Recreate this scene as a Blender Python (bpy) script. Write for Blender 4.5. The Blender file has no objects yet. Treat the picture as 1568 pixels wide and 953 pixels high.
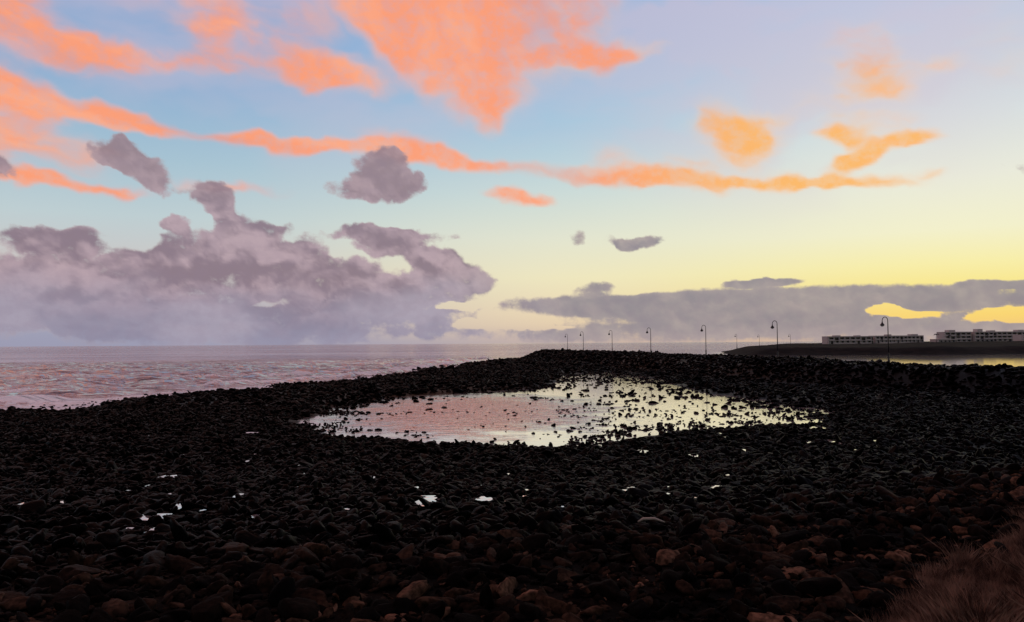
import bpy, bmesh, math, random
import numpy as np
from mathutils import Matrix, Vector, noise as mnoise

random.seed(7); rng = np.random.default_rng(7)
scene = bpy.context.scene
scene.view_settings.view_transform = 'Standard'
scene.view_settings.look = 'None'
scene.view_settings.exposure = 0

# ------------------------------------------------------------ helpers
def lin(c):
    out = []
    for v in c[:3]:
        v = v/255.0
        out.append(v/12.92 if v <= 0.04045 else ((v+0.055)/1.055)**2.4)
    return (*out, 1.0)

def sstep(a, b, x):
    t = np.clip((np.asarray(x, float)-a)/(b-a), 0, 1)
    return t*t*(3-2*t)

def hash2(ix, iy, seed=0):
    n = (ix.astype(np.int64)*374761393 + iy.astype(np.int64)*668265263 + seed*1442695041) & 0x7fffffff
    n = ((n ^ (n >> 13))*1274126177) & 0x7fffffff
    n = n ^ (n >> 16)
    return (n & 0xffffff)/float(0xffffff)

def vnoise(x, y, seed=0):
    x = np.asarray(x, float); y = np.asarray(y, float)
    ix = np.floor(x); iy = np.floor(y)
    fx = x-ix; fy = y-iy
    fx = fx*fx*(3-2*fx); fy = fy*fy*(3-2*fy)
    a = hash2(ix, iy, seed); b = hash2(ix+1, iy, seed)
    c = hash2(ix, iy+1, seed); d = hash2(ix+1, iy+1, seed)
    return (a*(1-fx)+b*fx)*(1-fy)+(c*(1-fx)+d*fx)*fy

def fbm(x, y, seed=0, octv=4, gain=0.5):
    s = 0; a = 0.5; t = 0
    for i in range(octv):
        c, sn = math.cos(i*0.9), math.sin(i*0.9)
        s = s + a*vnoise((x*c-y*sn)*2**i+i*17.3, (x*sn+y*c)*2**i-i*9.1, seed+i); t += a; a *= gain
    return s/t

def fbm_s(x, y, seed=0, octv=4, gain=0.5):      # no octave rotation: keeps streaks aligned
    s = 0; a = 0.5; t = 0
    for i in range(octv):
        s = s + a*vnoise(x*2**i+i*17.3, y*2**i-i*9.1, seed+i); t += a; a *= gain
    return s/t

def seg_dist(px, py, pts, closed=False):
    n = len(pts); d = np.full(px.shape, 1e9)
    for i in range(n if closed else n-1):
        x0, y0 = pts[i]; x1, y1 = pts[(i+1) % n]
        dx, dy = x1-x0, y1-y0
        t = np.clip(((px-x0)*dx+(py-y0)*dy)/(dx*dx+dy*dy), 0, 1)
        d = np.minimum(d, np.hypot(px-(x0+t*dx), py-(y0+t*dy)))
    return d

def inside(px, py, pts):
    r = np.zeros(px.shape, bool); n = len(pts)
    for i in range(n):
        x0, y0 = pts[i]; x1, y1 = pts[(i+1) % n]
        if y0 == y1: continue
        c = ((y0 > py) != (y1 > py)) & (px < (x1-x0)*(py-y0)/(y1-y0)+x0)
        r ^= c
    return r

def sdf(px, py, pts):
    d = seg_dist(px, py, pts, True)
    return np.where(inside(px, py, pts), d, -d)

def fast_mesh(name, V, F):
    V = np.asarray(V, np.float32); F = np.asarray(F, np.int32); k = F.shape[1]
    me = bpy.data.meshes.new(name)
    me.vertices.add(len(V)); me.vertices.foreach_set('co', V.ravel())
    me.loops.add(F.size); me.loops.foreach_set('vertex_index', F.ravel())
    me.polygons.add(len(F)); me.polygons.foreach_set('loop_start', np.arange(0, F.size, k, dtype=np.int32))
    me.update(calc_edges=True); me.validate()
    return me

def mesh_obj(name, verts, faces, mat=None, smooth=False):
    if isinstance(verts, np.ndarray) and isinstance(faces, np.ndarray):
        me = fast_mesh(name, verts, faces)
    else:
        me = bpy.data.meshes.new(name)
        me.from_pydata([tuple(map(float, v)) for v in verts], [], [tuple(map(int, f)) for f in faces]); me.update()
    ob = bpy.data.objects.new(name, me)
    scene.collection.objects.link(ob)
    if mat: me.materials.append(mat)
    me.polygons.foreach_set('use_smooth', [smooth]*len(me.polygons))
    return ob

def new_mat(name):
    m = bpy.data.materials.new(name); m.use_nodes = True
    nt = m.node_tree; b = nt.nodes['Principled BSDF']
    return m, nt, b

def N(nt, t, **kw):
    n = nt.nodes.new(t)
    for k, v in kw.items(): setattr(n, k, v)
    return n

def math_n(nt, op, a, b=None, c=None, clamp=False):
    n = nt.nodes.new('ShaderNodeMath'); n.operation = op; n.use_clamp = clamp
    for i, v in enumerate((a, b, c)):
        if v is None: continue
        if isinstance(v, (int, float)): n.inputs[i].default_value = v
        else: nt.links.new(v, n.inputs[i])
    return n.outputs[0]

def maprange(nt, v, a, b, c=0.0, d=1.0, smooth=True):
    n = nt.nodes.new('ShaderNodeMapRange')
    n.interpolation_type = 'SMOOTHSTEP' if smooth else 'LINEAR'
    nt.links.new(v, n.inputs[0])
    for i, val in enumerate((a, b, c, d)): n.inputs[i+1].default_value = val
    return n.outputs[0]

def mixc(nt, f, a, b, mode='MIX'):
    n = nt.nodes.new('ShaderNodeMix'); n.data_type = 'RGBA'; n.blend_type = mode
    if isinstance(f, (int, float)): n.inputs[0].default_value = f
    else: nt.links.new(f, n.inputs[0])
    for i, v in ((6, a), (7, b)):
        if isinstance(v, tuple): n.inputs[i].default_value = v
        else: nt.links.new(v, n.inputs[i])
    return n.outputs[2]

# ------------------------------------------------------------ camera
F = 1230.0
cam_d = bpy.data.cameras.new('camera'); cam = bpy.data.objects.new('camera', cam_d)
scene.collection.objects.link(cam); scene.camera = cam
cam_d.sensor_width = 36; cam_d.lens = 36*F/1568
cam_d.clip_start = 0.1; cam_d.clip_end = 120000
R = Matrix.Rotation(math.radians(90+2.3), 4, 'X') @ Matrix.Rotation(math.radians(-0.37), 4, 'Z')
cam.matrix_world = Matrix.Translation((0, 0, 5)) @ R

# ------------------------------------------------------------ world: last daylight behind the cloud dome
world = bpy.data.worlds.new('World'); scene.world = world; world.use_nodes = True
wt = world.node_tree; bg = wt.nodes['Background']
nish = N(wt, 'ShaderNodeTexSky'); nish.sky_type = 'NISHITA'; nish.sun_disc = False
nish.sun_elevation = math.radians(2); nish.sun_rotation = math.radians(48)
wt.links.new(nish.outputs[0], bg.inputs[0]); bg.inputs[1].default_value = 0.02

# ------------------------------------------------------------ sky dome
R3 = R.to_3x3()
def sky_pt(x, y):            # viewing direction -> azimuth/elevation chart (1230 units per radian)
    d = (R3 @ Vector(((x-784)/F, (476.5-y)/F, -1))).normalized()
    return math.atan2(d.x, d.y)*F, math.asin(d.z)*F
pi_u = math.pi*F
az1 = np.concatenate([np.arange(-pi_u, -800, 45), np.arange(-800, 800, 3.2), np.arange(800, pi_u, 45)]); na_ = len(az1)
el1 = np.concatenate([[-500, -200], np.arange(-60, 600, 2.8), np.arange(600, math.pi/2*F-5, 22)]); ne_ = len(el1)
AZ, EL = np.meshgrid(az1, el1); AZ = AZ.ravel(); EL = EL.ravel()

def ellipses(x, y, items, kl, kw):
    for (x0, y0, x1, y1, w, s) in items:
        a0, e0 = sky_pt(x0, y0); a1, e1 = sky_pt(x1, y1)
        L = math.hypot(a1-a0, e1-e0)/2; t = math.atan2(e1-e0, a1-a0)
        dx = x-(a0+a1)/2; dy = y-(e0+e1)/2
        u = (dx*math.cos(t)+dy*math.sin(t))/(L*kl+w*0.9); v = (-dx*math.sin(t)+dy*math.cos(t))/(w*kw)
        yield np.clip(1-(u*u+v*v), 0, 1), s

def grad(stops, v):
    p = [s[0] for s in stops]; c = np.array([lin(s[1])[:3] for s in stops])
    return np.column_stack([np.interp(v, p, c[:, k]) for k in range(3)])
def L3(c): return np.array(lin(c)[:3])
def mix3(a, b, f): return a*(1-f[:, None])+b*f[:, None]

gl = grad([(0, (152, 154, 178)), (60, (174, 172, 188)), (110, (204, 199, 197)), (180, (190, 206, 210)), (260, (166, 194, 210)), (360, (142, 176, 210)), (520, (140, 166, 208)), (700, (215, 165, 165)), (900, (250, 165, 145)), (1500, (180, 140, 155))], EL)  # salmon upper stops lie out of view, added to tint the water reflections
gm = grad([(0, (216, 190, 168)), (45, (234, 214, 180)), (100, (238, 230, 192)), (160, (226, 228, 208)), (230, (202, 218, 216)), (320, (170, 200, 220)), (430, (150, 185, 220)), (530, (154, 178, 214)), (700, (215, 168, 166)), (900, (250, 168, 148)), (1500, (180, 140, 155))], EL)  # same salmon top above the view, put in for the reflections
gr = grad([(0, (240, 190, 125)), (35, (250, 214, 116)), (70, (249, 230, 138)), (105, (248, 238, 170)), (150, (243, 240, 204)), (220, (234, 235, 219)), (300, (216, 224, 225)), (380, (196, 212, 226)), (460, (182, 202, 228)), (540, (174, 194, 228)), (800, (185, 170, 190)), (1400, (160, 150, 185))], EL)
base = mix3(gl, gm, sstep(-560, 120, AZ)); base = mix3(base, gr, sstep(0, 640, AZ))
back = sstep(1000, 2400, np.abs(AZ))
base = mix3(base, base*0.45, back)

# high, sun-lit clouds, and unseen ones added to colour the water
def warp(x, y, sc, amp, seed, an=1.0):
    return (x+(fbm(x/sc, y/sc*an, seed, 4)-.5)*2*amp, y+(fbm(x/sc+31, y/sc*an+7, seed+9, 4)-.5)*2*amp)
hx_, hy_ = warp(AZ, EL, 120, 17, 100, 1.5); hx_, hy_ = warp(hx_, hy_, 34, 10, 140, 1.4)
H = [
 (515,-45,650,135,28,1.0),(600,-30,765,165,54,.9),(690,-40,890,-20,85,.8),(640,85,860,105,44,.75),
 (800,98,1030,66,15,1.0),(748,120,768,190,24,.85),(400,94,600,135,22,.95),(250,10,430,100,32,.45),(820,30,930,70,46,.45),(620,-60,820,60,80,.4),
 (-40,46,240,98,25,1.0),(-30,-10,70,62,34,.85),(150,80,380,92,15,.6),(-70,105,120,182,22,1.0),(-60,150,60,205,42,.6),
 (80,166,300,202,12,1.0),(200,192,560,232,9,1.05),(430,212,880,270,11,1.0),(540,208,700,246,17,.5),
 (820,258,1180,280,12,1.0),(1020,266,1440,281,9,1.1),(900,240,1000,262,18,.4),(1000,240,1120,262,16,.4),(1100,266,1330,272,12,.5),
 (-40,264,120,285,9,1.0),(80,285,260,304,7,.9),(250,286,460,292,7,.55),(740,300,850,312,9,.9),(-30,222,220,262,22,.3),
 (1068,184,1200,198,32,1.0),(1105,212,1165,228,22,.8),(1150,165,1260,155,13,.45),(1305,70,1345,195,52,.5),(1250,205,1340,211,12,.95),
 (1280,254,1345,232,11,1.1),(1320,232,1440,206,9,1.1),(1405,120,1475,90,14,.4),(1500,30,1600,90,60,.2),(1340,170,1400,190,30,.2),(1380,268,1450,272,5,.5),
 (300,-60,520,20,55,.3),(250,-30,500,60,36,.25),
 (-300,-190,500,-240,90,.8),(350,-200,1000,-150,100,.8),(-500,-450,900,-400,150,.7),(-450,100,-100,150,70,.7),(-900,-300,-200,-300,160,.7),  # unseen clouds above and left of the view, added to pinken the water
]
rem = np.ones(len(AZ))
for g_, s in ellipses(hx_, hy_, H, 1.15, 1.85): rem *= 1-np.clip(s*g_**1.7, 0, .98)
hd = 1-rem
def rot(x, y, a): return x*math.cos(a)-y*math.sin(a), x*math.sin(a)+y*math.cos(a)
rx, ry = rot(AZ+(hx_-AZ)*.9, EL+(hy_-EL)*.9, math.radians(10)); st1 = fbm_s(rx/170, ry/24, 210, 5, .55)
rx, ry = rot(AZ+(hx_-AZ)*1.2, EL+(hy_-EL)*1.2, math.radians(58)); st2 = fbm_s(rx/210, ry/60, 230, 5, .5)
cm = sstep(280, 120, np.hypot((AZ+90)/1.2, EL-470)); st = st1*(1-cm)+st2*cm
puff = fbm(hx_/75, hy_/50, 260, 5, .55)
hdens = hd + ((st-.5)*0.75+(puff-.5)*0.65)*sstep(0.0, 0.3, hd)*(1-0.2*sstep(.7, 1, hd))
hdens = np.clip(hdens, 0, 1.2)
def TT(c): return np.tile(L3(c), (len(AZ), 1))
thin = mix3(TT((224, 180, 182)), TT((246, 206, 172)), sstep(-350, 520, AZ))
corec = mix3(TT((254, 158, 116)), TT((253, 184, 100)), sstep(40, 420, AZ)*sstep(440, 330, EL))
hcol = mix3(thin, corec, sstep(0.25, 0.85, hdens+(puff-.5)*.6))
hcol = mix3(hcol, TT((255, 190, 156)), sstep(.5, .75, st)*0.35)
hcol = mix3(hcol, TT((212, 156, 152)), sstep(.5, .25, st)*0.45*sstep(300, 0, AZ))
hcol = hcol*(1+0.35*sstep(560, 800, EL))[:, None]  # clouds above the view brightened so the water mirrors more pink
ha = sstep(0.02, 0.92, hdens)*0.96
sky = mix3(base, hcol, ha)
vl = sstep(.42, .75, fbm(hx_/260, hy_/90, 300, 5))*sstep(170, 420, EL)*0.35
vp = sstep(420, 150, np.hypot((AZ-430)/1.0, (EL-420)/0.7))*sstep(.35, .6, fbm(hx_/160, hy_/90, 320, 4))*0.35
sky = mix3(sky, TT((214, 192, 206)), np.clip(vl+vp, 0, .45)*(1-ha))

# low cumulus and stratus
C = [
 (145,222,215,234,17,1.15),(200,238,275,290,18,1.1),(310,285,350,325,18,1.3),(355,345,425,380,23,1.2),(520,286,640,280,20,1.25),
 (545,252,615,250,21,1.15),(250,343,290,345,10,.85),(-20,362,165,372,16,1.25),(-40,412,330,414,30,1.0),(-40,452,440,450,38,1.0),
 (200,400,440,402,32,1.05),(450,378,480,400,26,1.2),(495,358,700,360,12,1.35),(550,378,700,388,14,1.15),(645,400,750,425,21,1.4),
 (430,437,720,448,32,1.05),(-60,492,740,494,32,1.0),(922,368,1008,371,8,1.35),(865,368,890,370,8,.62),(890,443,940,440,9,.8),
 (745,470,1100,464,13,1.2),(880,482,1300,474,23,1.2),(1000,456,1640,452,15,1.4),(1080,500,1750,498,24,1.0),(1460,440,1520,438,8,.9),
 (1110,436,1240,428,5,1.5),(1530,258,1600,256,6,.6),(-50,246,18,262,14,1.3),(650,512,1200,512,12,.8),(1470,434,1640,436,5,1.3),
 (290,300,330,300,10,.5),(-900,440,-60,440,80,1.0),(400,350,420,345,12,.7),(425,345,445,345,8,.7),
 (1600,470,2600,470,50,1.0),
 (370,463,470,464,5,-.8),(245,456,300,459,6,-.6),(-20,430,90,434,7,-.5),(640,472,760,462,7,-.7),(180,374,240,370,9,-.6),
]
gaps = [(1315,475,1400,474,3.5,1.0),(1330,481,1440,479,3.5,.9),(1470,490,1560,476,5,1.0),(1500,482,1660,478,7,1.1),(1490,488,1640,489,4,.9),
        (680,497,760,492,4,.8),(730,490,850,489,3.5,.8),(700,501,880,502,3,.7),(660,470,740,465,4,.6)]
cx_, cy_ = warp(AZ, EL, 60, 13, 400, 1.1); cx_, cy_ = warp(cx_, cy_, 17, 7, 440, 1.0)
flat = sstep(-80, 60, AZ)*sstep(110, 80, EL)          # the bank on the right is a flat stratus
cy2 = cy_*(1-flat)+(EL+(cy_-EL)*.3)*flat
cs = np.zeros(len(AZ))
for g_, s in ellipses(cx_, cy2, C, 1.1, 1.5): cs += s*1.2*g_
def puffs(x, y): return (fbm(x/60, y/42, 500, 6, .58)-.5)*2.1
pf0 = puffs(cx_, cy_)*(1-flat*.65)
csum = np.clip(cs, -1.5, 1.35)+pf0*sstep(0.0, .35, cs)
gsum = np.zeros(len(AZ))
for g_, s in ellipses(AZ+(cx_-AZ)*1.2, EL+(cy_-EL)*.45, gaps, 1.1, 1.9): gsum = np.maximum(gsum, s*g_)
gsum = gsum+(fbm_s(AZ/36, EL/5, 610, 4)-.5)*.9*sstep(0, .3, gsum)
csum = csum-1.9*sstep(.12, .8, gsum)
relief = (puffs(cx_, cy_)-puffs(cx_+8, cy_+12))*1.15*(1-flat*.6)+0.5
relief = np.clip(relief+(csum-0.9)*-0.15, 0, 1)
n_ = len(AZ); T = TT
big = fbm(cx_/110, cy_/45, 560, 4)
cl = mix3(T((184, 161, 170)), T((138, 119, 132)), sstep(.1, .9, 1-relief))
low = mix3(T((168, 160, 177)), T((140, 137, 160)), sstep(.3, .7, big))
cl = mix3(cl, low, sstep(120, 20, EL+(big-.5)*90)*.92)
cl = mix3(cl, T((160, 138, 144)), sstep(180, 250, EL)*0.5)
crr = mix3(T((176, 164, 161)), T((142, 136, 145)), sstep(.1, .85, 1-relief))
cc = mix3(cl, crr, sstep(-120, 120, AZ))
cc = mix3(cc, T((218, 196, 182)), sstep(.8, .35, csum)*0.35)

def attr_col(me, nm, arr):
    a = me.attributes.new(nm, 'FLOAT_VECTOR', 'POINT'); a.data.foreach_set('vector', arr.astype(np.float32).ravel())
def attr_f(me, nm, arr):
    a = me.attributes.new(nm, 'FLOAT', 'POINT'); a.data.foreach_set('value', arr.astype(np.float32))
RD = 70000.0
DV = np.column_stack([np.sin(AZ/F)*np.cos(EL/F), np.cos(AZ/F)*np.cos(EL/F), np.sin(EL/F)])*RD
ii, jj = np.meshgrid(np.arange(ne_-1), np.arange(na_), indexing='ij'); j2 = (jj+1) % na_
DF = np.column_stack([(ii*na_+jj).ravel(), (ii*na_+j2).ravel(), ((ii+1)*na_+j2).ravel(), ((ii+1)*na_+jj).ravel()])
m_sky = bpy.data.materials.new('twilight_sky'); m_sky.use_nodes = True
nt = m_sky.node_tree; nt.nodes.clear()
o_ = N(nt, 'ShaderNodeOutputMaterial'); em = N(nt, 'ShaderNodeEmission'); nt.links.new(em.outputs[0], o_.inputs[0])
m_sky.cycles.emission_sampling = 'NONE'
def at(nm):
    a = N(nt, 'ShaderNodeAttribute'); a.attribute_name = nm; return a
ch = at('chart').outputs['Vector']
def n2d(scale, detail, rough, off):
    mp = N(nt, 'ShaderNodeVectorMath', operation='MULTIPLY_ADD'); nt.links.new(ch, mp.inputs[0])
    mp.inputs[1].default_value = (1/scale, 1.3/scale, 0); mp.inputs[2].default_value = (off, off, 0)
    z = N(nt, 'ShaderNodeTexNoise'); z.noise_dimensions = '2D'; z.inputs['Scale'].default_value = 1
    z.inputs['Detail'].default_value = detail; z.inputs['Roughness'].default_value = rough
    nt.links.new(mp.outputs[0], z.inputs['Vector']); return z.outputs[0]
fine = n2d(20, 4, .65, 11.3)
cf = math_n(nt, 'ADD', at('cs').outputs['Fac'], math_n(nt, 'MULTIPLY', math_n(nt, 'SUBTRACT', fine, .5), .9))
ca = math_n(nt, 'MULTIPLY', maprange(nt, cf, .26, .95), .95)
cshade = mixc(nt, maprange(nt, fine, .35, .65, .0, .16), at('ccol').outputs['Vector'], lin((140, 122, 142)))
skc = at('skc').outputs['Vector']
hf = n2d(22, 3, .6, 57.0)
skc = mixc(nt, math_n(nt, 'MULTIPLY', at('ha').outputs['Fac'], maprange(nt, hf, .35, .7, 0, .2)), skc, at('skb').outputs['Vector'])
nt.links.new(mixc(nt, ca, skc, cshade), em.inputs[0]); em.inputs[1].default_value = 1.0
dome = mesh_obj('sky', DV, DF[:, ::-1], m_sky, True)
haze = sstep(30, -4, EL)*0.65
hz_c = mix3(T((158, 156, 178)), T((192, 172, 166)), sstep(-250, 200, AZ))
attr_col(dome.data, 'skc', mix3(sky, hz_c, haze)); attr_col(dome.data, 'skb', mix3(base, hz_c, haze)); attr_col(dome.data, 'ccol', mix3(cc, hz_c, haze*.7))
attr_f(dome.data, 'cs', csum); attr_f(dome.data, 'ha', ha)
attr_col(dome.data, 'chart', np.column_stack([AZ, EL, EL*0]))
dome.visible_shadow = False      # the sky itself casts no shadow

# sun just at the horizon, nearly gone
sd = bpy.data.lights.new('sun', 'SUN'); sd.energy = 0.04; sd.angle = math.radians(3); sd.color = (1, 0.62, 0.38)
so = bpy.data.objects.new('sun', sd); scene.collection.objects.link(so)
saz = math.radians(48); sel = math.radians(3)
sv = Vector((math.sin(saz)*math.cos(sel), math.cos(saz)*math.cos(sel), math.sin(sel)))
so.rotation_euler = sv.to_track_quat('Z', 'Y').to_euler()

# ------------------------------------------------------------ plan of the place (metres, sea level = 0)
POOL = [(17.5,140),(8.5,128),(3.0,88),(-11.2,76),(-13.6,63.1),(-14.4,50.4),(-10.8,43.6),(-6.8,41.4),(-2.7,39.0),(0.5,37.0),
        (3.6,37.2),(6.6,40.2),(9.0,43.8),(13.4,44.6),(18.4,48.2),(22.4,56.5),(21.8,67.3),(19.6,81.1),(20,101.6),(19.7,132)]
SHORE = [(-60,20),(-45,40),(-36,56.4),(-37.3,67),(-35.5,74.8),(-32.7,83.2),(-28.4,91),(-25.3,102.5),(-22,111),(-19.2,128),(-12.5,168),
         (-5,222),(2,250),(10,262),(19,240),(26,207),(31,182),(35,152),(40,130),(42,106),(48,92),(60,80),(95,60),(150,45),(150,-40),(-90,-40)]
CREST = [(95,40),(70,50),(44.6,69.5),(37.5,81),(33,98),(30.5,128),(25.5,150),(21.5,180),(16.5,205),(11,232)]

def height(x, y):
    x = np.asarray(x, float); y = np.asarray(y, float)
    s = sdf(x, y, SHORE)
    n = fbm(x/7.0, y/9.0, 3, 4)-0.5
    n2 = fbm(x/1.6, y/1.6, 11, 3)-0.5
    z = np.where(s < 0, np.maximum(s*0.12, -3.0), np.minimum(s*0.055, 0.42))
    amp = np.exp(-(s/9.0)**2)
    z = z + n*(0.35+1.3*amp) + n2*0.12
    ps = sdf(x, y, POOL)
    mound = sstep(-1, 14, -ps)*0.25*sstep(3, 12, s)
    z = z+mound
    pf = sstep(-2.6, 2.4, ps + n*6.0+n2*3.0)
    z = z*(1-pf) + pf*(-0.25+n*0.25+n2*0.26)
    dr = seg_dist(x, y, CREST)
    rz = (2.75-.3*sstep(34, 44, x)+n*0.5+n2*0.25)*(1-sstep(2.0, 11.0, dr))
    z = np.where(s > -2, np.maximum(z, rz*sstep(-2.0, 3.5, s)-0.3*(1-sstep(-2, 3.5, s))), z)
    g = 1.9*(1-sstep(7, 32, y)) + 0.7*sstep(3, 10, x)*(1-sstep(9, 22, y)) + 0.8*sstep(14, 60, x)*(1-sstep(30, 60, y))
    z = z + g*sstep(-1, 8, s)
    return z

# ---- materials
def rock_material(name, inst=True):
    m, t, b = new_mat(name)
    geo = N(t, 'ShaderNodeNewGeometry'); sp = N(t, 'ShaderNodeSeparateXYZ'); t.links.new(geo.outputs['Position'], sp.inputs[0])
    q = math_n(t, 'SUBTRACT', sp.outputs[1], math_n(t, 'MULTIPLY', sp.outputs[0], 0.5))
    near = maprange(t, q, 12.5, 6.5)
    nz = N(t, 'ShaderNodeTexNoise'); t.links.new(geo.outputs['Position'], nz.inputs['Vector'])
    nz.inputs['Scale'].default_value = 0.8; nz.inputs['Detail'].default_value = 2
    nf = N(t, 'ShaderNodeTexNoise'); t.links.new(geo.outputs['Position'], nf.inputs['Vector'])
    nf.inputs['Scale'].default_value = 18; nf.inputs['Detail'].default_value = 4
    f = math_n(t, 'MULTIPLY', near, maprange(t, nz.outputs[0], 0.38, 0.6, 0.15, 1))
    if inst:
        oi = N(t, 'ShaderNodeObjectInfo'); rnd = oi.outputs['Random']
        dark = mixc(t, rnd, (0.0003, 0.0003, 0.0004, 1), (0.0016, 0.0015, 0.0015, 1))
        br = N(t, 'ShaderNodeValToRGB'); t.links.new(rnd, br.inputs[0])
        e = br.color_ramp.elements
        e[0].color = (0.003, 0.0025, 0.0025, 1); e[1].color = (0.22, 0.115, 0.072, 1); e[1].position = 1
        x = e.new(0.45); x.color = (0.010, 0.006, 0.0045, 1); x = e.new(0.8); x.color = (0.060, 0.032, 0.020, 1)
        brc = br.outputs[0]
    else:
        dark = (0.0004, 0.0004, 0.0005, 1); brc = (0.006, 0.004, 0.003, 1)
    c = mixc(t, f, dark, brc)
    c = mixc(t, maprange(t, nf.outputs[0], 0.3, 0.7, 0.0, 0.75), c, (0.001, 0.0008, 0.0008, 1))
    t.links.new(c, b.inputs['Base Color'])
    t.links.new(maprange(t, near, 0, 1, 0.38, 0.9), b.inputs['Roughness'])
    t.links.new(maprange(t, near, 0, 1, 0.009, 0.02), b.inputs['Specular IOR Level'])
    bp = N(t, 'ShaderNodeBump'); bp.inputs['Strength'].default_value = 0.6; bp.inputs['Distance'].default_value = 0.02
    t.links.new(nf.outputs[0], bp.inputs['Height']); t.links.new(bp.outputs[0], b.inputs['Normal'])
    return m
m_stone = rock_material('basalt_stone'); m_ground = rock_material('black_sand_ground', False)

# ---- terrain mesh
xs = np.concatenate([np.arange(-90, -20, 1.2), np.arange(-20, 50, 0.6), np.arange(50, 151, 2.0)])
ys = np.concatenate([np.arange(-20, 4, 1.5), np.arange(4, 60, 0.5), np.arange(60, 275, 0.9)])
X, Y = np.meshgrid(xs, ys); Z = height(X.ravel(), Y.ravel())
nx, ny = len(xs), len(ys)
V = np.column_stack([X.ravel(), Y.ravel(), Z])
I = (np.arange(ny-1)[:, None]*nx+np.arange(nx-1)[None, :]).ravel()
Fc = np.column_stack([I, I+1, I+nx+1, I+nx])
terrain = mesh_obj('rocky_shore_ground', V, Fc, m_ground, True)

# ---- water
def water_mat(name, rough, ior, base_col, bumps, foam=False, catspaw=False, metal=0.0):
    m, t, b = new_mat(name)
    b.inputs['Base Color'].default_value = base_col; b.inputs['Roughness'].default_value = rough
    b.inputs['IOR'].default_value = ior; b.inputs['Metallic'].default_value = metal
    geo = N(t, 'ShaderNodeNewGeometry'); prev = None; gain = None
    if foam:
        a = N(t, 'ShaderNodeAttribute'); a.attribute_name = 'calm'; gain = math_n(t, 'SUBTRACT', 1.0, a.outputs['Fac'])
        mp = N(t, 'ShaderNodeMapping'); t.links.new(geo.outputs['Position'], mp.inputs[0])     # gust bands
        mp.inputs['Scale'].default_value = (.006, .016, 1)
        gz = N(t, 'ShaderNodeTexNoise'); gz.noise_dimensions = '2D'; gz.inputs['Scale'].default_value = 1; gz.inputs['Detail'].default_value = 4
        t.links.new(mp.outputs[0], gz.inputs['Vector'])
        gain = math_n(t, 'MULTIPLY', gain, maprange(t, gz.outputs[0], .35, .65, .45, 1.5))
    if catspaw:              # breeze ruffling the open part of the pool
        mp = N(t, 'ShaderNodeMapping'); mp.vector_type = 'TEXTURE'; t.links.new(geo.outputs['Position'], mp.inputs[0])
        mp.inputs['Location'].default_value = (-3.0, 60, 0); mp.inputs['Scale'].default_value = (10, 18, 1)
        ln = N(t, 'ShaderNodeVectorMath', operation='LENGTH'); t.links.new(mp.outputs[0], ln.inputs[0])
        nzz = N(t, 'ShaderNodeTexNoise'); nzz.inputs['Scale'].default_value = .35; t.links.new(geo.outputs['Position'], nzz.inputs['Vector'])
        gain = maprange(t, math_n(t, 'ADD', ln.outputs['Value'], math_n(t, 'MULTIPLY', nzz.outputs[0], 1.1)), 1.75, .8, .05, 1.15)
    for (sx, sy, rot_, dist, strength) in bumps:
        mp = N(t, 'ShaderNodeMapping'); t.links.new(geo.outputs['Position'], mp.inputs[0])
        mp.inputs['Scale'].default_value = (sx, sy, 1); mp.inputs['Rotation'].default_value = (0, 0, rot_)
        nz = N(t, 'ShaderNodeTexNoise'); nz.inputs['Scale'].default_value = 1; nz.inputs['Detail'].default_value = 3
        nz.noise_dimensions = '2D'
        t.links.new(mp.outputs[0], nz.inputs['Vector'])
        bp = N(t, 'ShaderNodeBump'); bp.inputs['Distance'].default_value = dist; bp.inputs['Strength'].default_value = strength
        if gain is not None: t.links.new(math_n(t, 'MULTIPLY', gain, strength), bp.inputs['Strength'])
        t.links.new(nz.outputs[0], bp.inputs['Height'])
        if prev is not None: t.links.new(prev, bp.inputs['Normal'])
        prev = bp.outputs[0]
    t.links.new(prev, b.inputs['Normal'])
    if foam:
        af = N(t, 'ShaderNodeAttribute'); af.attribute_name = 'surf'
        nz = N(t, 'ShaderNodeTexNoise'); t.links.new(geo.outputs['Position'], nz.inputs['Vector'])
        nz.inputs['Scale'].default_value = 0.9; nz.inputs['Detail'].default_value = 7; nz.inputs['Roughness'].default_value = 0.7
        f = maprange(t, math_n(t, 'ADD', nz.outputs[0], math_n(t, 'MULTIPLY', af.outputs['Fac'], .35)), 0.70, 0.80)
        t.links.new(mixc(t, f, base_col, (0.92, 0.92, 0.95, 1)), b.inputs['Base Color'])
        t.links.new(maprange(t, f, 0, 1, rough, 0.8), b.inputs['Roughness'])
        t.links.new(maprange(t, f, 0, 1, metal, 0.0), b.inputs['Metallic'])
    return m
m_sea = water_mat('sea_water', 0.06, 1.7, (0.30, 0.26, 0.30, 1), [(0.07, 0.25, 0.35, 2.2, 1.0), (0.35, 0.9, 0.5, 0.8, 1.0), (1.6, 3.0, 0.1, 0.14, 1.0)], True, metal=.5)
m_pool = water_mat('pool_water', 0.012, 2.5, (0.90, 0.80, 0.77, 1), [(0.8, 2.4, 0.2, 0.17, 1.0), (3.5, 9, 0.1, 0.038, 1.0)], False, True, metal=.78)

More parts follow.
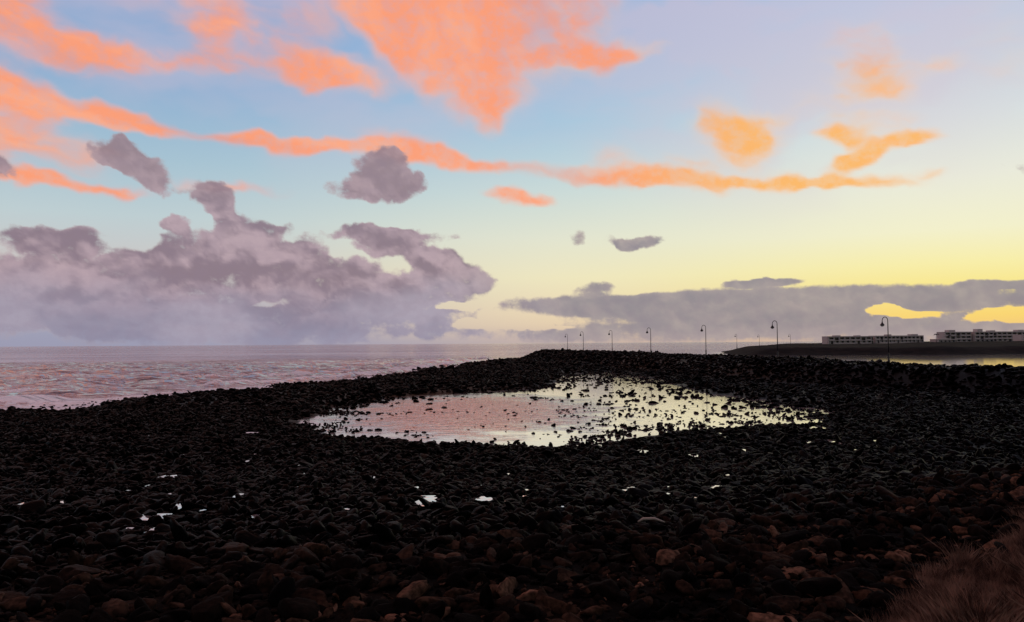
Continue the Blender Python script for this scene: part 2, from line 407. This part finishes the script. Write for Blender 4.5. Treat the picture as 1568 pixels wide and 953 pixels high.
rr = [6.0]
while rr[-1] < 40: rr.append(rr[-1]*1.06)
while rr[-1] < 330: rr.append(rr[-1]*1.008)
while rr[-1] < 60000: rr.append(rr[-1]*1.07)
rr = np.array(rr); na = 1000
th = np.concatenate([np.linspace(-math.pi, -1.0, 60, endpoint=False), np.linspace(-1.0, 1.0, na, endpoint=False), np.linspace(1.0, math.pi, 60, endpoint=False)])
nt_ = len(th)
RR, TH = np.meshgrid(rr, th, indexing='ij')
sx_ = (RR*np.sin(TH)).ravel(); sy_ = (RR*np.cos(TH)).ravel(); rad = RR.ravel()
s_sh = sdf(sx_, sy_, SHORE)
calm = sstep(0.225, 0.27, sx_/np.maximum(sy_, 1))*(sy_ > 0)*(1-sstep(380, 480, rad))
amp = (1-sstep(200, 330, rad))*(1-calm)*sstep(0, 14, -s_sh)
wz = amp*(1.5*(fbm(sx_/12.0+sy_/30, sy_/5.0-sx_/14, 31, 3)-0.5) + 0.8*(fbm(sx_/3.4, sy_/2.4, 41, 2)-0.5))
wn = fbm(sx_/11, sy_/11, 57, 3)
brk = np.exp(-((s_sh+7+10*(wn-.5))/1.3)**2)*sstep(.36, .5, fbm(sx_/14, sy_/14, 58, 2))*(1-calm)
brk = np.maximum(brk, np.exp(-((s_sh+19+14*(wn-.5))/1.2)**2)*sstep(.5, .6, fbm(sx_/18, sy_/18, 68, 2))*(1-calm)*.9)
wz = wz+brk*.5
surf = np.clip(sstep(-12, -1, s_sh)*(s_sh < 8)*(1-calm)*sstep(0.34, 0.5, fbm(sx_/7, sy_/7, 55, 2))+brk*1.3, 0, 1.3)
n_r = len(rr)
SV = np.column_stack([sx_, sy_, wz])
ii, jj = np.meshgrid(np.arange(n_r-1), np.arange(nt_), indexing='ij')
jn = (jj+1) % nt_
SF = np.column_stack([(ii*nt_+jj).ravel(), (ii*nt_+jn).ravel(), ((ii+1)*nt_+jn).ravel(), ((ii+1)*nt_+jj).ravel()])[:, ::-1]
sea = mesh_obj('sea', SV, SF, m_sea, True)
attr_f(sea.data, 'calm', calm); attr_f(sea.data, 'surf', surf)
if sea.data.polygons[5000].normal.z < 0: sea.data.flip_normals()

# tide pool sheet
gx = np.arange(-24, 32, 1.0); gy = np.arange(30, 150, 1.0)
GX, GY = np.meshgrid(gx, gy); keep = sdf(GX.ravel()+.5, GY.ravel()+.5, POOL) > -6
vi = {}; pv = []; pf_ = []
def gv(a, b):
    k = (a, b)
    if k not in vi: vi[k] = len(pv); pv.append((a, b, 0.05))
    return vi[k]
for k, (a, b) in enumerate(zip(GX.ravel(), GY.ravel())):
    if keep[k]: pf_.append((gv(a, b), gv(a+1, b), gv(a+1, b+1), gv(a, b+1)))
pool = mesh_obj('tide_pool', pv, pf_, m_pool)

# puddles : (x, y, half-width, half-depth)
pd = [(-1.5,14,.14,.26),(-.5,14.4,.08,.18),(-2,16.5,.06,.2),(-9.4,22,.13,.2),(-5.4,12.2,.18,.12),(-5.2,10.8,.07,.1),(-4.7,10.6,.07,.13),(-5.5,13.2,.08,.14),
      (-3.8,21.7,.1,.15),(-8,14.3,.05,.1),(-8.6,14.3,.05,.1),(-5.2,15.3,.05,.1),(-3.8,12,.05,.08),(2.3,16,.13,.12),(2.5,16.6,.08,.16),(0,16.2,.07,.1),(.3,16.2,.06,.1),
      (3.2,16.5,.09,.14),(4.2,16.7,.09,.14),(-.7,17.8,.06,.14),(13,35,.16,.3),(13.8,34.8,.14,.5),(5.2,33,.2,.3),(9.3,33,.2,.25),(7,31,.15,.25),(15.8,42,.35,.3),(-13.5,41,.3,.3)]
for k in range(90):
    y = rng.uniform(12, 44); x = rng.uniform(-.5, .45)*y
    if fbm(np.array([x/5]), np.array([y/5]), 91, 2)[0] < 0.45: continue
    pd.append((x, y, rng.uniform(.015, .05)*y/24, rng.uniform(.03, .08)*y/24))
pv = []; pf_ = []
for (x, y, a, b) in pd:
    z = float(height(np.array([x]), np.array([y]))[0])+0.06
    n = 18; o = len(pv); ph = rng.uniform(0, 6)
    for i in range(n):
        t = i/n*2*math.pi; r = 1+0.28*math.sin(2*t+ph)+0.18*math.sin(5*t+ph*2)
        pv.append((x+a*1.6*r*math.cos(t), y+b*1.6*r*math.sin(t), z))
    pf_.append(tuple(range(o, o+n)))
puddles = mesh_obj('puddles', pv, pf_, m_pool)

# ---- stones
col_st = bpy.data.collections.new('stone_variants')
for k in range(16):
    bm = bmesh.new(); bmesh.ops.create_icosphere(bm, subdivisions=3, radius=1)
    pl = []
    for i in range(random.randint(6, 11)):
        v = Vector((random.gauss(0, 1), random.gauss(0, 1), random.gauss(0, 1))).normalized()
        pl.append((v, random.uniform(0.45, 0.95)))
    off = Vector((k*7.1, k*3.3, 1.7))
    for v in bm.verts:
        d = v.co.normalized(); acc = 0
        for (n_2, dd) in pl:
            c = d.dot(n_2)
            if c > 0.05: acc += (c/dd)**34
        r = min(1.2, 1/max(acc, 1e-6)**(1/34)) if acc > 0 else 1.2
        r *= 1+0.16*mnoise.noise(d*1.7+off)+0.10*mnoise.noise(d*4+off)
        v.co = d*r
    sx, sy, sz = random.uniform(.9, 1.5), random.uniform(.6, .95), random.uniform(.35, .7)
    for v in bm.verts: v.co = Vector((v.co.x*sx, v.co.y*sy, v.co.z*sz))
    me = bpy.data.meshes.new('stone'); bm.to_mesh(me); bm.free()
    me.polygons.foreach_set('use_smooth', [True]*len(me.polygons)); me.materials.append(m_stone)
    col_st.objects.link(bpy.data.objects.new('stone', me))

P = []; S = []
def scatter(y0, y1, dens, r0, r1, asp=0.80, pw=2.6):
    n = int(asp*(y1*y1-y0*y0)*dens)
    y = np.sqrt(rng.uniform(y0*y0, y1*y1, n)); x = rng.uniform(-asp, asp, n)*y
    r = r0+(r1-r0)*rng.random(n)**pw
    s = sdf(x, y, SHORE); k = s > -6
    x, y, r, s = x[k], y[k], r[k], s[k]; n = len(x)
    ps = sdf(x, y, POOL); z = height(x, y)
    k = (z > -0.5)
    k &= ~((s < 9) & (ps < -3) & (z < -0.03) & (rng.random(n) > 0.16))
    cl = fbm(x/1.8, y/2.6, 71, 3)
    dn = 0.018+0.26*sstep(0.52, 0.70, cl)+0.05*sstep(4, 12, x)+0.12*sstep(88, 110, y)
    edge = 1-sstep(0.3, 5.5, ps)
    p_in = np.clip(dn*np.where(x > 3, 0.9, 0.42)+edge*0.65*sstep(.44, .6, cl), 0, 1)
    k &= ~((ps > 0) & (rng.random(n) > p_in))
    for (a, b, c, d) in pd:
        k &= ((x-a)/(c+0.04))**2+((y-b)/(d+0.09))**2 > 1
    x, y, z, r, ps = x[k], y[k], z[k], r[k], ps[k]
    r = np.where(ps > .5, r*.85, r)
    zz = z+r*0.15
    zz = np.where((ps > 0), np.maximum(zz, 0.05-r*0.1+rng.uniform(-.04, .05, len(zz))), zz)
    zz = np.maximum(zz, -r*.25)
    P.append(np.column_stack([x, y, zz])); S.append(r)
scatter(5, 24, 62, 0.04, 0.17, pw=3.0)
scatter(5, 16, 60, 0.025, 0.06)
scatter(24, 60, 24, 0.07, 0.22, pw=3.0)
scatter(60, 150, 5.8, 0.13, 0.36, .72, pw=3.0)
scatter(150, 270, 2.0, 0.3, 0.6, .35)
P = np.concatenate(P); S = np.concatenate(S)
print('stones', len(P))
me = bpy.data.meshes.new('beach_stones'); me.vertices.add(len(P)); me.vertices.foreach_set('co', P.astype(np.float32).ravel())
n = len(P)
rot_a = np.column_stack([rng.normal(0, .4, n), rng.normal(0, .4, n), rng.uniform(0, 6.28, n)])
scl = S[:, None]*rng.uniform(.8, 1.25, (n, 3))
a = me.attributes.new('rot', 'FLOAT_VECTOR', 'POINT'); a.data.foreach_set('vector', rot_a.astype(np.float32).ravel())
a = me.attributes.new('scl', 'FLOAT_VECTOR', 'POINT'); a.data.foreach_set('vector', scl.astype(np.float32).ravel())
a = me.attributes.new('idx', 'INT', 'POINT'); a.data.foreach_set('value', rng.integers(0, 16, n).astype(np.int32))
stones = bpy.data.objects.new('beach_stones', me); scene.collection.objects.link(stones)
g = bpy.data.node_groups.new('scatter_stones', 'GeometryNodeTree')
g.interface.new_socket('Geometry', in_out='INPUT', socket_type='NodeSocketGeometry')
g.interface.new_socket('Geometry', in_out='OUTPUT', socket_type='NodeSocketGeometry')
gi = g.nodes.new('NodeGroupInput'); go = g.nodes.new('NodeGroupOutput')
m2p = g.nodes.new('GeometryNodeMeshToPoints'); iop = g.nodes.new('GeometryNodeInstanceOnPoints')
ci = g.nodes.new('GeometryNodeCollectionInfo'); ci.inputs['Collection'].default_value = col_st
ci.inputs['Separate Children'].default_value = True; ci.inputs['Reset Children'].default_value = True
def nattr(nm, ty):
    q = g.nodes.new('GeometryNodeInputNamedAttribute'); q.data_type = ty; q.inputs[0].default_value = nm; return q.outputs[0]
g.links.new(gi.outputs[0], m2p.inputs[0]); g.links.new(m2p.outputs[0], iop.inputs['Points'])
g.links.new(ci.outputs[0], iop.inputs['Instance']); iop.inputs['Pick Instance'].default_value = True
g.links.new(nattr('idx', 'INT'), iop.inputs['Instance Index'])
g.links.new(nattr('rot', 'FLOAT_VECTOR'), iop.inputs['Rotation']); g.links.new(nattr('scl', 'FLOAT_VECTOR'), iop.inputs['Scale'])
g.links.new(iop.outputs[0], go.inputs[0])
md = stones.modifiers.new('scatter', 'NODES'); md.node_group = g

# ------------------------------------------------------------ street lamps
m_iron, t_, b_ = new_mat('painted_iron'); b_.inputs['Base Color'].default_value = (0.012, 0.012, 0.014, 1); b_.inputs['Roughness'].default_value = 0.5
m_glass, t_, b_ = new_mat('lamp_diffuser'); b_.inputs['Base Color'].default_value = (0.25, 0.24, 0.22, 1); b_.inputs['Roughness'].default_value = 0.3

def tube(bm, pts, rad, seg=10):
    rings = []
    for i, p in enumerate(pts):
        p = Vector(p)
        t = (Vector(pts[min(i+1, len(pts)-1)])-Vector(pts[max(i-1, 0)])).normalized()
        u = Vector((0, 1, 0)); w = t.cross(u).normalized(); u = w.cross(t).normalized()
        r = rad[i] if isinstance(rad, (list, tuple)) else rad
        rings.append([bm.verts.new(p+(w*math.cos(k/seg*2*math.pi)+u*math.sin(k/seg*2*math.pi))*r) for k in range(seg)])
    for a, b in zip(rings, rings[1:]):
        for k in range(seg): bm.faces.new((a[k], a[(k+1) % seg], b[(k+1) % seg], b[k]))
    bm.faces.new(rings[0]); bm.faces.new(rings[-1])

def lathe(bm, cx, prof, seg=16):
    rings = []
    for r, z in prof:
        rings.append([bm.verts.new((cx+r*math.cos(k/seg*2*math.pi), r*math.sin(k/seg*2*math.pi), z)) for k in range(seg)])
    for a, b in zip(rings, rings[1:]):
        for k in range(seg): bm.faces.new((a[k], a[(k+1) % seg], b[(k+1) % seg], b[k]))
    bm.faces.new(rings[0]); bm.faces.new(rings[-1])

def part(bm, name, parent, mat, smooth=True):
    bmesh.ops.recalc_face_normals(bm, faces=bm.faces)
    me = bpy.data.meshes.new(name); bm.to_mesh(me); bm.free(); me.materials.append(mat)
    if smooth: me.polygons.foreach_set('use_smooth', [True]*len(me.polygons))
    ob = bpy.data.objects.new(name, me); scene.collection.objects.link(ob); ob.parent = parent
    return ob

def street_lamp(x, y, z, rotz=0.0, s=1.0):
    e = bpy.data.objects.new('street_lamp', None); scene.collection.objects.link(e)
    e.location = (x, y, z); e.rotation_euler = (0, 0, rotz); e.scale = (s, s, s)
    bm = bmesh.new()
    lathe(bm, 0, [(.15, -0.4), (.15, .05), (.11, .12), (.10, .8), (.08, .9), (.06, .95)])
    part(bm, 'base', e, m_iron)
    bm = bmesh.new()
    pts = [(0, 0, .9), (0, 0, 2.5), (0, 0, 4.4)]; rad = [.06, .055, .045]
    for k in range(1, 15):
        t = k/14*math.pi*1.08
        pts.append((-.33+.33*math.cos(t), 0, 4.55+.42*math.sin(t))); rad.append(.04)
    tube(bm, pts, rad); part(bm, 'pole', e, m_iron)
    bm = bmesh.new()
    lathe(bm, -.66, [(.03, 4.5), (.06, 4.42), (.08, 4.32), (.14, 4.24), (.23, 4.12), (.26, 4.05), (.24, 4.04)])
    part(bm, 'lantern_hood', e, m_iron)
    bm = bmesh.new()
    lathe(bm, -.66, [(.2, 4.036), (.16, 3.95), (.07, 3.9)]); part(bm, 'diffuser', e, m_glass)
    return e
for (x, y, rz) in [(42.1, 90, .1), (35.3, 107, .1), (31.8, 132, .1), (26.2, 152, -.1), (22.5, 181, 0), (17.6, 199, 0), (17.2, 250, 0)]:
    street_lamp(x, y, 2.8 if y > 95 else 2.7, rz)
for (x, y) in [(83, 297), (108, 312), (103, 335)]:
    street_lamp(x, y, 2.9, .2)

# ------------------------------------------------------------ far headland
m_land, t_, b_ = new_mat('headland_ground')
nz = N(t_, 'ShaderNodeTexNoise'); nz.inputs['Scale'].default_value = 0.25; nz.inputs['Detail'].default_value = 6
gg = N(t_, 'ShaderNodeNewGeometry'); t_.links.new(gg.outputs['Position'], nz.inputs['Vector'])
t_.links.new(mixc(t_, maprange(t_, nz.outputs[0], .35, .65), (0.003, 0.003, 0.0035, 1), (0.012, 0.009, 0.008, 1)), b_.inputs['Base Color'])
b_.inputs['Roughness'].default_value = 0.9; b_.inputs['Specular IOR Level'].default_value = .03
LAND = [(111, 430), (90, 345), (84, 300), (98, 286), (118, 288), (150, 276), (180, 284), (300, 300), (700, 330), (900, 1200), (350, 1000), (215, 700), (160, 520)]
hx = np.arange(75, 900, 3.5); hyy = np.arange(262, 900, 3.5)
HX, HY = np.meshgrid(hx, hyy); sl = sdf(HX.ravel(), HY.ravel(), LAND)
hz = np.where(sl < 0, np.maximum(sl*.1, -1.5), 2.8*sstep(0, 16, sl)+1.2*sstep(60, 160, sl)) + (fbm(HX.ravel()/14, HY.ravel()/14, 5, 4)-.5)*sstep(-4, 10, sl)*1.3
I = (np.arange(len(hyy)-1)[:, None]*len(hx)+np.arange(len(hx)-1)[None, :]).ravel()
mesh_obj('headland', np.column_stack([HX.ravel(), HY.ravel(), hz]), np.column_stack([I, I+1, I+len(hx)+1, I+len(hx)]), m_land, True)

# ------------------------------------------------------------ hotels
m_white, t_, b_ = new_mat('white_render')
nz = N(t_, 'ShaderNodeTexNoise'); nz.inputs['Scale'].default_value = 0.6; nz.inputs['Detail'].default_value = 4
t_.links.new(mixc(t_, nz.outputs[0], (0.40, 0.38, 0.37, 1), (0.56, 0.53, 0.51, 1)), b_.inputs['Base Color']); b_.inputs['Roughness'].default_value = .9
m_win, t_, b_ = new_mat('window_glass'); b_.inputs['Base Color'].default_value = (0.03, 0.03, 0.04, 1); b_.inputs['Roughness'].default_value = .3
def box(bm, x0, x1, y0, y1, z0, z1):
    v = [bm.verts.new(p) for p in [(x0, y0, z0), (x1, y0, z0), (x1, y1, z0), (x0, y1, z0), (x0, y0, z1), (x1, y0, z1), (x1, y1, z1), (x0, y1, z1)]]
    for f in [(0, 3, 2, 1), (4, 5, 6, 7), (0, 1, 5, 4), (1, 2, 6, 5), (2, 3, 7, 6), (3, 0, 4, 7)]: bm.faces.new([v[i] for i in f])
def hotel(x, y, z, length, floors, bay=4.0, rotz=0.0, towers=(), fh=2.6):
    e = bpy.data.objects.new('white_hotel_building', None); scene.collection.objects.link(e)
    e.location = (x, y, z); e.rotation_euler = (0, 0, rotz)
    H_ = floors*fh; nb = int(length/bay)
    bm = bmesh.new()
    box(bm, 0, length, 1.6, 12, -2, H_)
    part(bm, 'glazed_core', e, m_win, False)
    bm = bmesh.new()
    for f in range(floors+1):
        box(bm, -.15, length+.15, 0, 1.59, f*fh-.25 if f else -2, f*fh+.1 if f else .1)
    part(bm, 'balcony_slabs', e, m_white, False)
    bm = bmesh.new()
    for f in range(floors):
        for i in range(nb):
            if (i*7+f*3) % 5 == 0: continue
            box(bm, i*bay+.32, (i+1)*bay-.02, .05, .2, f*fh+.103, f*fh+.95)
    part(bm, 'balcony_parapets', e, m_white, False)
    bm = bmesh.new()
    for f in range(floors):
        for i in range(nb+1): box(bm, i*bay, i*bay+.3, .02, 1.598, f*fh+.102, (f+1)*fh-.252)
        for i in range(nb): box(bm, i*bay+.302, i*bay+1.5+.8*((i*3+f) % 3 == 0), 1.3, 1.597, f*fh+.102, (f+1)*fh-.252)
    part(bm, 'piers_and_walls', e, m_white, False)
    bm = bmesh.new()
    box(bm, -.2, length+.2, -.05, 12.2, H_+.102, H_+.6)
    for (tx, tw, thh) in towers: box(bm, tx, tx+tw, 2, 8, H_+.603, H_+thh)
    part(bm, 'roof', e, m_white, False)
    bm = bmesh.new()
    box(bm, -.18, -.003, 1.6, 12, -2, H_+.1); box(bm, length+.003, length+.18, 1.6, 12, -2, H_+.1)
    part(bm, 'end_walls', e, m_white, False)
hotel(236, 600, 2.9, 34, 2, 4, 0, [(6, 4, 1.3), (22, 3, 1.2)])
hotel(273, 604, 3.2, 36, 2, 3, 0, [(10, 3, 1.5), (28, 5, 1.6)])
hotel(313, 590, 2.9, 14, 1, 3, 0, [(3, 4, 1.5)])
hotel(334, 620, 3.3, 20, 3, 4, 0, [(4, 5, 2.0)])
hotel(356, 618, 3.3, 14, 3, 3.5, 0, [(3, 4, 2.6)])
hotel(372, 585, 3.1, 30, 2, 4, 0, [(8, 4, 1.6)])
hotel(374, 640, 3.5, 60, 3, 4, 0, [(8, 4, 1.6), (30, 5, 1.9)])

def palm(x, y, z, h=7):
    e = bpy.data.objects.new('palm_tree', None); scene.collection.objects.link(e); e.location = (x, y, z)
    m, t, b = new_mat('palm_frond'); b.inputs['Base Color'].default_value = (0.03, 0.035, 0.02, 1)
    bm = bmesh.new(); tube(bm, [(0, 0, -1), (.1, 0, h*.5), (.3, 0, h)], [.25, .17, .14], 8); part(bm, 'trunk', e, m_iron)
    bm = bmesh.new()
    for k in range(18):
        a = k*2.4; up = random.uniform(-.2, 1.0); L = random.uniform(1.8, 2.6); prev = None
        for i in range(7):
            t_ = i/6; r = L*t_; zz = h+up*r*.6-.45*r*r*.5
            c = Vector((.3+math.cos(a)*r, math.sin(a)*r, zz)); w = Vector((-math.sin(a), math.cos(a), -.3))*(.34*math.sin(math.pi*min(1, t_+.12))+.03)
            cur = (bm.verts.new(c-w), bm.verts.new(c+w))
            if prev: bm.faces.new((prev[0], prev[1], cur[1], cur[0]))
            prev = cur
    part(bm, 'fronds', e, m)
palm(309, 586, 3.6, 6)
palm(326, 600, 3.8, 5)

# ------------------------------------------------------------ dry grass, bottom right
m_gr, t_, b_ = new_mat('dry_grass')
oi = N(t_, 'ShaderNodeNewGeometry'); nz = N(t_, 'ShaderNodeTexNoise'); nz.inputs['Scale'].default_value = 5
t_.links.new(oi.outputs['Position'], nz.inputs['Vector'])
t_.links.new(mixc(t_, maprange(t_, nz.outputs[0], .35, .65), (0.05, 0.028, 0.021, 1), (0.29, 0.170, 0.120, 1)), b_.inputs['Base Color'])
b_.inputs['Roughness'].default_value = .9; b_.inputs['Specular IOR Level'].default_value = .05
ng = 230000
gy_ = rng.uniform(5.2, 11.6, ng); gx_ = rng.uniform(2.0, 9.5, ng)
q = (gx_-2.95)*.66-(gy_-7.1)*.75+.9*(vnoise(gx_*1.7, gy_*1.7, 5)-.5)
k = (q > 0.0) & (fbm(gx_*1.6, gy_*1.6, 77, 3)+.25*np.clip(q, 0, 1) > .46); gx_, gy_, q = gx_[k], gy_[k], np.clip(q[k], 0, 1)
gz_ = height(gx_, gy_); ng = len(gx_)
hh = rng.uniform(.08, .24, ng)*(0.45+.7*q)*(0.4+1.0*vnoise(gx_*2.2, gy_*2.2, 15)); aa = rng.uniform(0, 6.28, ng); ww = rng.uniform(.0015, .0035, ng)
lx = rng.normal(0, .6, ng)*hh; ly = rng.normal(0, .6, ng)*hh; cx = np.cos(aa)*ww; sx = np.sin(aa)*ww; z0 = gz_+.0
vs = np.stack([np.column_stack([gx_-cx, gy_-sx, z0]), np.column_stack([gx_+cx, gy_+sx, z0]),
               np.column_stack([gx_+lx*.4+cx*.8, gy_+ly*.4+sx*.8, z0+hh*.65]), np.column_stack([gx_+lx, gy_+ly, z0+hh+.08])], 1).reshape(-1, 3)
o = np.arange(ng)*4; fs = np.column_stack([o, o+1, o+2, o+3])
mesh_obj('dry_grass', vs, fs, m_gr)

# driftwood
m_dw, t_, b_ = new_mat('bleached_wood'); b_.inputs['Base Color'].default_value = (0.3, 0.25, 0.2, 1)
e = bpy.data.objects.new('driftwood', None); scene.collection.objects.link(e)
zz = float(height(np.array([1.8]), np.array([10.6]))[0]); e.location = (1.8, 10.6, zz+.16)
bm = bmesh.new(); tube(bm, [(-.17, 0, 0), (-.1, .03, .03), (.05, .02, .035), (.17, -.03, .0)], [.010, .020, .018, .008], 8); part(bm, 'branch', e, m_dw)
